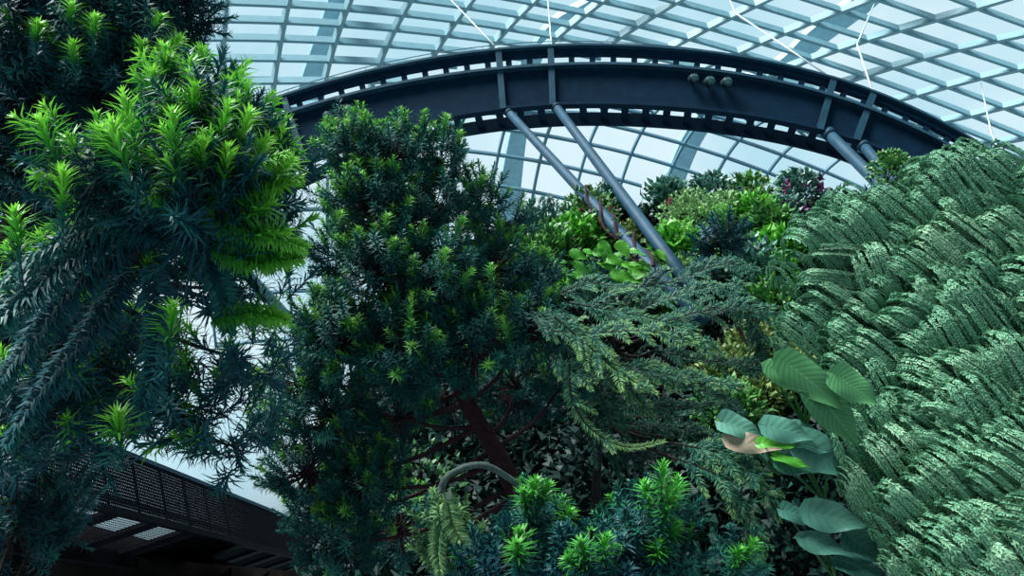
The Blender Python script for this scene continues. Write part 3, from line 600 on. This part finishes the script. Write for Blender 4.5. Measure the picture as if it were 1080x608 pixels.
# low plants at the bottom edge
def low(name, label, px, d, blobs, tuft, old, sl=.16, nl=.075, nw=.013):
    conifer(name, label, [(px, 640, d, .025), (px, 600, d, .018), (px + 4, 560, d, .01)], blobs, bark=M['bark'], old=old, new=M['deepnew'], sl=sl, nn=42, nl=nl, nw=nw, newfrac=.12, tuft=tuft)
low('young_podocarp', 'upright young conifer with one tall glossy green tip at the bottom edge', 690, 4.6, [(690,560,4.7,34,40),(670,580,4.6,36,36),(705,600,4.6,30,26)], [(700,488,696,545,4.4),(715,505,708,545,4.5),(680,510,688,550,4.5),(705,515,700,560,4.4),(695,575,690,600,4.4),(713,555,700,575,4.45)], M['old'])
low('young_podocarp', 'low young conifer with a pale lime rosette and bluish needles on the bottom edge', 620, 4.4, [(622,602,4.5,26,22),(650,612,4.4,28,22),(600,600,4.5,24,20)], [(612,572,622,605,4.2),(600,590,620,605,4.2),(640,568,632,600,4.3)], M['dusk'])
low('young_podocarp', 'small green conifer rising against the reddish trunk foot', 560, 4.9, [(560,550,4.95,24,18),(585,565,4.9,22,16),(560,595,4.8,34,30)], [(565,508,560,535,4.7),(578,512,568,538,4.7),(552,520,556,545,4.7),(548,560,556,590,4.5),(600,540,588,560,4.8)], M['old'])
low('young_podocarp', 'low conifer tips with drooping blue needles beside the pale feathery sapling', 535, 4.4, [(535,600,4.5,28,24),(510,605,4.6,24,18)], [(545,575,548,600,4.3)], M['dusk'])
low('young_podocarp', 'small bright sprig below the hanging yew sprays', 785, 4.8, [(785,600,4.9,18,10)], [(795,572,780,600,4.7),(780,582,772,605,4.7)], M['old'])

rng = np.random.default_rng(5)
# ------------------------------------------------------------------ feathery weeping shrubs at the right
H_ = idir(.67, .74, .10)
def weeping(label, base, heads):
    g0 = P(*base); g0[2] = -.05
    root = empty('weeping_shrub', g0, label, 'shrub', 'feathery weeping shrubs on the slope'); cs = np.array([P(x, y, d) for x, y, d, s_ in heads])
    cen = cs.mean(0) + FW * .9; m = MB(); m.tube(smooth([g0, (g0 + cen) / 2, cen], 12), np.linspace(.07, .03, 12), 8); m.build('trunk', M['bark'], root, True)
    for (x, y, d, s_), c in zip(heads, cs):
        L = s_ * d / FPX; h = nrm(H_ + idir(-.6, .8) * rng.normal(-.05, .2) - FW * rng.normal(0, .12))
        lat = nrm(np.cross(h, FW)); out_ = nrm(-FW * .75 + idir(-.6, -.75) * .55); out_ = nrm(out_ - h * (out_ @ h))
        Wd = L * rng.uniform(.20, .34); bul = L * rng.uniform(.13, .24)
        sm_ = MB(); bs = c + FW * .30 + h * .1; sm_.tube(smooth([cen, (cen + bs) / 2 - UP * .05, bs], 8), np.linspace(.02, .008, 8), 5)
        fr_ = sm_.build('branch', M['bark'], root); f = MB(); nb = int(rng.uniform(28, 40)); tone = rng.normal(0, .10)
        for k in range(nb):
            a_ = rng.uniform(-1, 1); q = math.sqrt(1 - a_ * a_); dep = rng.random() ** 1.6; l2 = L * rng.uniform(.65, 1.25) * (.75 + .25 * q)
            hd = c + lat * a_ * Wd - h * Wd * .7 * q + h * dep * L * .22
            st = hd - out_ * bul * .9 + h * L * .10
            top_ = hd + out_ * bul * q * (.8 - .5 * dep)
            p1 = top_ + h * l2 * .28 + out_ * bul * .25 * q + lat * a_ * L * .03; p2 = p1 + h * l2 * .36 - UP * L * .02 + lat * a_ * L * .02 ; p3 = p2 + h * l2 * .33 - out_ * L * .07 - UP * L * .09
            nv = nrm(out_ * (.4 + .6 * q) + lat * a_ * .7 + rvec(1)[0] * .2); n_ = int(l2 * 1.15 / .0145)
            t_ = .50 + tone - .34 * dep + rng.normal(0, .07)  # fronds set deeper in a plume get darker colour, painting shade between plumes
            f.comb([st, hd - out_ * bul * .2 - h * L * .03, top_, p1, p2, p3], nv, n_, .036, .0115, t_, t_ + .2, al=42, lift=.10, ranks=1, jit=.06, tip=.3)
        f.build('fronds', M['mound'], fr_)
def lay(y0, y1, n, size=(110, 160)):
    """heads spread over the mound's outline, kept apart"""
    out = []; tries = 0; gap = 54.0
    while len(out) < n and tries < 6000:
        tries += 1; x = rng.uniform(820, 1105); y = rng.uniform(y0, y1)
        lo = np.interp(y, [150, 190, 215, 240, 330, 420, 480, 540, 640], [1080, 950, 890, 858, 852, 892, 925, 945, 975])
        if x < lo or y < np.interp(x, [830, 900, 960, 1000, 1100], [222, 205, 188, 182, 172]): continue
        if min([math.hypot(x - q[0], (y - q[1]) * 1.25) for q in out + ALLH] or [999]) < gap: gap *= .9985; continue
        d = 6.7 - 1.6 * np.clip((y - 180) / 420, 0, 1) - .5 * np.clip((x - 830) / 250, 0, 1) + rng.normal(0, .07); out.append((x, y, d, rng.uniform(*size)))
    ALLH.extend(out); return out
ALLH = []
weeping('feathery grey-green shrub with drooping plumes, topmost one under the end of the girder', (960, 560, 7.2), lay(165, 268, 19))
weeping('feathery grey-green shrub with drooping plumes, middle one with a dark hollow', (960, 590, 6.8), lay(268, 405, 28))
weeping('feathery grey-green shrub with longest drooping plumes, lowest one beside the broad leaves', (985, 640, 6.2), lay(405, 640, 36, (125, 180)))

rng = np.random.default_rng(8)
# ------------------------------------------------------------------ plants of the slope
def leafy(name, label, px, py, rpx, n, ll, lw, mat, off=.35, up=.5, cat='plant', flower=None, group=None, stalk=False, wide=1.0, d=None, tr=(.2, .9)):
    """bushy plant: stems and a foliage mesh of many small leaves"""
    d = hill_d(px, py) - off if d is None else d; C = P(px, py, d); R = rpx * d / FPX; k = d / FPX
    root_p = C + FW * .4 - UP * R * .5; e = empty(name, root_p, label, cat, group)
    v = nrm(rvec(n) - FW * .45 + UP * .25); base = C + v * (R * rng.uniform(.3, 1, n) ** .6)[:, None] * (1, 1, 1) + RV * (rng.normal(0, .3, n) * R * (wide - 1))[:, None]
    m = MB(); ns = max(4, min(22, n // 8)); m.rods(np.repeat(root_p[None], ns, 0), base[:ns], .012, .005); m.build('stems', M['bark'], e)
    dr = nrm(v * .8 + UP * up + rvec(n) * .6); f = MB(); nv = nrm(UP * .8 - FW * .5 + rvec(n) * .5)
    f.needles(base, dr, nv, ll * k * rng.uniform(.6, 1.25, n), lw * k, 1.0, np.clip(rng.uniform(*tr, n), 0, 1)); f.build('foliage', mat, e)
    if flower:
        q = C + nrm(rvec(flower[1]) - FW * .8 + UP * .4) * R * rng.uniform(.7, 1.05, (flower[1], 1))
        for c in q:
            b = MB(); k5 = nrm(rvec(7) - FW * .6); b.needles(np.repeat(c[None], 7, 0), k5, nrm(rvec(7)), flower[2] * k, flower[2] * k * .8, .8, rng.uniform(.2, .9, 7)); b.build('flower', flower[0], e)
    return e
def rosette(name, label, px, py, n, ll, lw, mat, off=.4, cat='plant', up=.55, d=None, droop=.3, kind='lance', group=None):
    """strap or broad leaves from one point, each leaf a part"""
    d = hill_d(px, py) - off if d is None else d; C = P(px, py, d); k = d / FPX; e = empty(name, C, label, cat, group)
    for i in range(n):
        az = i * 2.399 + rng.normal(0, .2); el = up * rng.uniform(.5, 1.3); h = nrm(RV * math.cos(az) + np.cross(UP, RV) * math.sin(az) + UP * el - FW * .25); nv = nrm(UP - h * (UP @ h))
        m = MB(); m.leaf(C + h * .02, h, nv, ll * k * rng.uniform(.75, 1.2), lw * k, kind, .12, droop, .02, rng.uniform(.3, .9)); m.build('leaf', mat, e, True)
    return e
def broad(name, label, px, py, leaves, mat, d, cat='plant', kind='heart', group=None, root=None, grow=0):
    """leaves: (px, py, length_px, width_px, dirx, diry, tilt, tone) each on its stalk"""
    rp_ = P(*(root or (px, py)), d + .5); e = empty(name, rp_, label, cat, group)
    if grow:
        leaves = [(q[0], q[1], q[2] * .72, q[3] * .75) + tuple(q[4:]) for q in leaves]
        for _ in range(grow):
            q = leaves[int(rng.integers(len(leaves)))]; leaves.append((q[0] + rng.normal(0, 14), q[1] + rng.normal(0, 9), rng.uniform(11, 22), rng.uniform(8, 15), rng.uniform(.4, 1), rng.uniform(-.1, .9), rng.uniform(.3, .7), rng.uniform(.15, .95)))
    for (x, y, l_, w_, dx, dy, tilt, tone, *own) in leaves:
        k = d / FPX; c = P(x, y, d + rng.normal(0, .05)); h = idir(dx, dy, -.25); nv = nrm(UP * (1 - tilt) - FW * (tilt + .25) + .02 * RV); nv = nrm(nv - h * (nv @ h))
        m = MB(); m.leaf(c - h * l_ * k * .5, h, nv, l_ * k, w_ * k, kind, rng.uniform(.05, .25), rng.uniform(.05, .2), .06, tone); lf = m.build('leaf', own[0] if own else mat, e, True)
        if own: lf['label'] = 'leaf flushed with pink'
        m = MB(); b0 = c - h * l_ * k * .42; m.tube(smooth([rp_, (rp_ + b0) / 2 + UP * .06 - nv * .05, b0 - nv * .01], 8), np.linspace(.012, .006, 8), 5); m.build('stalk', M['greenery'], lf)
    return e
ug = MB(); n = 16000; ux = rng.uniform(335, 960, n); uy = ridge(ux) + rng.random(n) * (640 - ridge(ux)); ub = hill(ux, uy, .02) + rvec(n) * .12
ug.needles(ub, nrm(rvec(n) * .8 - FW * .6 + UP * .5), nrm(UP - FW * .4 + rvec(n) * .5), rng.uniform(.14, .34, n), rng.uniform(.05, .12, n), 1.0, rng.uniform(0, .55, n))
ug.build('undergrowth', M['shade'], None, kind='stuff', label='low leaves darkened as if shaded, covering the planted slope', category='undergrowth')
# broad leaves, lower right
broad('elephant_ear', 'heart-leaved plant with one pink-flushed leaf below the yew shrub', 815, 460,
      [(785,452,44,34,.9,.25,.45,.75),(799,469,52,26,.95,.1,.6,.9,M['blush']),(835,455,48,34,.9,.15,.5,.6),(855,462,40,30,.8,.4,.5,.5)], M['bigleaf'], 5.5, root=(820, 500))
broad('elephant_ear', 'heart-leaved plant with wide blue-green leaf under the ribbed leaves', 880, 490,
      [(874,485,62,48,.75,.45,.55,.7),(842,492,40,30,.9,.2,.45,.55),(906,500,44,34,.6,.6,.5,.5),(858,470,40,28,.9,.1,.3,.6)], M['bigleaf'], 5.4, root=(870, 530))
broad('elephant_ear', 'heart-leaved plant with cupped blue leaf lowest beside the weeping plumes', 880, 555,
      [(886,548,60,40,.95,.15,.5,.75),(880,578,58,28,.95,.2,.35,.65),(845,545,36,26,.9,.3,.4,.45),(915,580,44,36,.7,.5,.5,.5),(910,600,50,36,.8,.3,.4,.4)], M['bigleaf'], 5.3, root=(880, 610))
broad('lime_philodendron', 'single lime leaf plant beside the pink-flushed leaf', 822, 470, [(822,468,36,18,.95,-.05,.35,.8),(838,486,34,16,.9,.15,.35,.7)], M['lime'], 5.4, root=(822, 500))
broad('ribbed_leaf_plant', 'plant with long strongly ribbed pointed leaves next to the lower plumes', 862, 425,
      [(862,408,78,44,.75,.62,.6,.6),(885,442,72,46,.62,.78,.65,.35),(838,402,54,30,.85,.45,.5,.7),(905,412,50,40,.7,.5,.6,.75)], M['riblea'], 5.2, root=(850, 450))
# bright leaves round the strut feet
broad('climbing_philodendron', 'climbing plant with large lime leaves at the foot of the struts', 680, 300, [(685,287,50,24,.95,-.1,.5,.8),(688,298,46,22,.95,.15,.35,.6),(700,303,30,18,.8,.4,.5,.4),(660,292,34,22,.85,.2,.55,.7),(652,276,26,18,.8,.3,.6,.6)], M['lime'], 13.6, grow=9, root=(670, 320))
broad('climbing_philodendron', 'climbing plant of medium lime leaves beside the vine-wrapped strut', 630, 285, [(620,290,34,20,.9,.3,.6,.5),(640,262,22,18,.7,.5,.6,.7),(632,300,30,18,.9,.2,.5,.35),(612,270,26,18,.85,.4,.55,.55),(645,280,26,20,.8,.4,.6,.75),(600,288,26,16,.9,.2,.5,.4),(657,262,20,18,.6,.6,.6,.8)], M['lime'], 14.0, grow=11, root=(630, 310))
WALLP = [ # name, label, px, py, r, n, leaf len, leaf wid, material, extra
 ('leafy_shrub','airy small-leaved shrub on the ridge beside the central tree',575,238,26,240,9,5,'teal',{}),
 ('leafy_shrub','airy twiggy shrub where the first strut meets the ridge',622,232,30,300,8,5,'greenery',dict(flower=('pink',7,5))),
 ('leafy_shrub','green leafy shrub below the ridge left of the lime climbers',575,275,36,340,13,7,'greenery',{}),
 ('leafy_shrub','lime leafy shrub behind the first strut',610,258,28,260,13,8,'lime_s',{}),
 ('leafy_shrub','dark leafy shrub on the ridge between the two long struts',640,216,18,150,11,6,'teal',{}),
 ('leafy_shrub','brownish twiggy plant between the feet of the long struts',668,250,15,170,8,4,'varieg',dict(flower=('pink',5,5))),
 ('leafy_shrub','teal round-leaved shrub on the ridge right of the second strut',705,216,24,200,12,7,'teal',{}),
 ('leafy_shrub','pale fluffy shrub with tiny flowers right of the second strut',730,238,34,620,7,4,'pale',dict(flower=('pink',3,5))),
 ('leafy_shrub','dark shrub on the ridge above the pale fluffy shrub',752,212,26,240,10,6,'teal',{}),
 ('leafy_shrub','green shrub with rosy buds on the ridge mid way to the flowers',790,212,26,260,10,5,'greenery',dict(flower=('pink',6,5))),
 ('leafy_shrub','lime leafy shrub under the pale fluffy shrub',715,268,28,260,14,7,'lime_s',{}),
 ('leafy_shrub','yellowish shrub right of the pale fluffy shrub',765,228,22,220,9,5,'pale',{}),
 ('flowering_shrub','shrub with magenta flowers above the feathery mound',843,205,24,220,10,6,'teal',dict(flower=('petal',11,6))),
 ('flowering_shrub','low shrub with a few magenta flowers left of the feathery mound',828,226,18,140,10,6,'teal',dict(flower=('petal',6,6))),
 ('leafy_shrub','green leafy plant left of the feathery mound below the flowers',812,245,26,230,14,8,'greenery',{}),
 ('leafy_shrub','lime leafy plant touching the upper edge of the feathery mound',820,268,22,180,16,8,'lime_s',{}),
 ('leafy_shrub','dark teal plant under the spiky rosettes',790,290,34,260,14,7,'teal',{}),
 ('leafy_shrub','lime shrub beside the blue conifer sprig',795,232,24,220,13,6,'lime_s',{}),
 ('leafy_shrub','mixed green shrub below the lime climbers',640,318,40,340,14,6,'teal',{}),
 ('leafy_shrub','yellow-speckled plant left of the middle plumes',800,375,34,260,12,6,'varieg',{}),
 ('leafy_shrub','yellow-speckled plant above the ribbed leaves',830,395,26,180,12,6,'varieg',{}),
 ('leafy_shrub','yellow-speckled plant under the yew sprays',765,400,34,240,12,6,'varieg',{}),
 ('leafy_shrub','green low plant between yew and heart leaves',770,440,34,220,16,7,'greenery',{}),
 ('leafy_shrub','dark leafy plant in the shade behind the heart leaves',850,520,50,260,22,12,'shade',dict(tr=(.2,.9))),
 ('leafy_shrub','shade-darkened leafy plant at the bottom right of the heart leaves',840,590,46,220,22,12,'shade',dict(tr=(.0,.4))),
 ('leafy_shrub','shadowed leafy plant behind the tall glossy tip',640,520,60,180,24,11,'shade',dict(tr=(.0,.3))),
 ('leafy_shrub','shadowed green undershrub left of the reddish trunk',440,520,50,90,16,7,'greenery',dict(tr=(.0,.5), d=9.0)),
  ('leafy_shrub','teal small-leaved plant below the green shrub beside the central tree',565,305,30,260,11,5,'teal',{}),
 ('leafy_shrub','yellow-green tangle between the lime climbers and the first strut',632,250,22,240,10,5,'varieg',{}),
 ('leafy_shrub','pale lacy plant at the foot of the second strut',722,292,22,320,7,4,'pale',{}),
 ('leafy_shrub','lime plant right of the spiky rosettes',815,290,20,180,13,6,'lime_s',{}),
 ('leafy_shrub','green plant above the yew shrub under the struts',700,318,30,260,13,6,'greenery',{}),
 ('leafy_shrub','lime seedling clump left of the lime climbers',596,312,18,150,12,6,'lime_s',{}),
 ('leafy_shrub','dim leafy clump between the yew shrub and the feathery mound',812,325,28,220,12,6,'greenery',{}),
 ('leafy_shrub','yellow-flecked clump low between the yew shrub and the ribbed leaves',805,420,24,160,12,6,'varieg',{}),
 ('leafy_shrub','green shrub on the skyline over the thick struts',940,182,20,200,8,5,'greenery',dict(d=15)),
]
M['lime_s'] = leaf_mat('small_lime_leaf', [(.015, .11, .015), (.06, .32, .03), (.18, .52, .05)], .42, .28, .4)
for (nm, lb, x, y, r_, n, ll, lw, mt, ex) in WALLP:
    ex = dict(ex)
    if 'flower' in ex: ex['flower'] = (M[ex['flower'][0]],) + tuple(ex['flower'][1:])
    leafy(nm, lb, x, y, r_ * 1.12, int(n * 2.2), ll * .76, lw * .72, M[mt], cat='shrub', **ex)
for (lb, x, y, n, ll, lw, mt) in [('spiky lime rosette below the blue conifer sprig',778,268,22,26,5,'lime'),('spiky green rosette right of the lime one',800,262,18,24,5,'lime'),('dark spiky rosette on the ridge above the second strut',700,204,12,20,6,'riblea'),('small spiky rosette beside the lime climbers',752,285,16,20,5,'lime'),('bluish spiky rosette touching the middle plumes',806,345,14,34,9,'teal')]:
    rosette('spiky_rosette', lb, x, y, n, ll, lw, M[mt], group='spiky rosettes on the slope', cat='plant')
c = hill(760, 262, .9)
conifer('conifer_sprig', 'upright blue-green conifer sprig among lime plants right of the struts', [(758,300,12.6,.03),(760,270,12.6,.02),(762,240,12.6,.01)], [(755,255,12.5,16,16),(768,248,12.5,14,12),(760,275,12.5,18,16)], bark=M['bark'], old=M['dusk'], new=M['newmid'], sl=.34, nn=44, nl=.13, nw=.02, newfrac=.3, tuft=[(764,218,762,245,12.2)])

for o in bpy.data.objects:
    if '_w' in o: del o['_w']
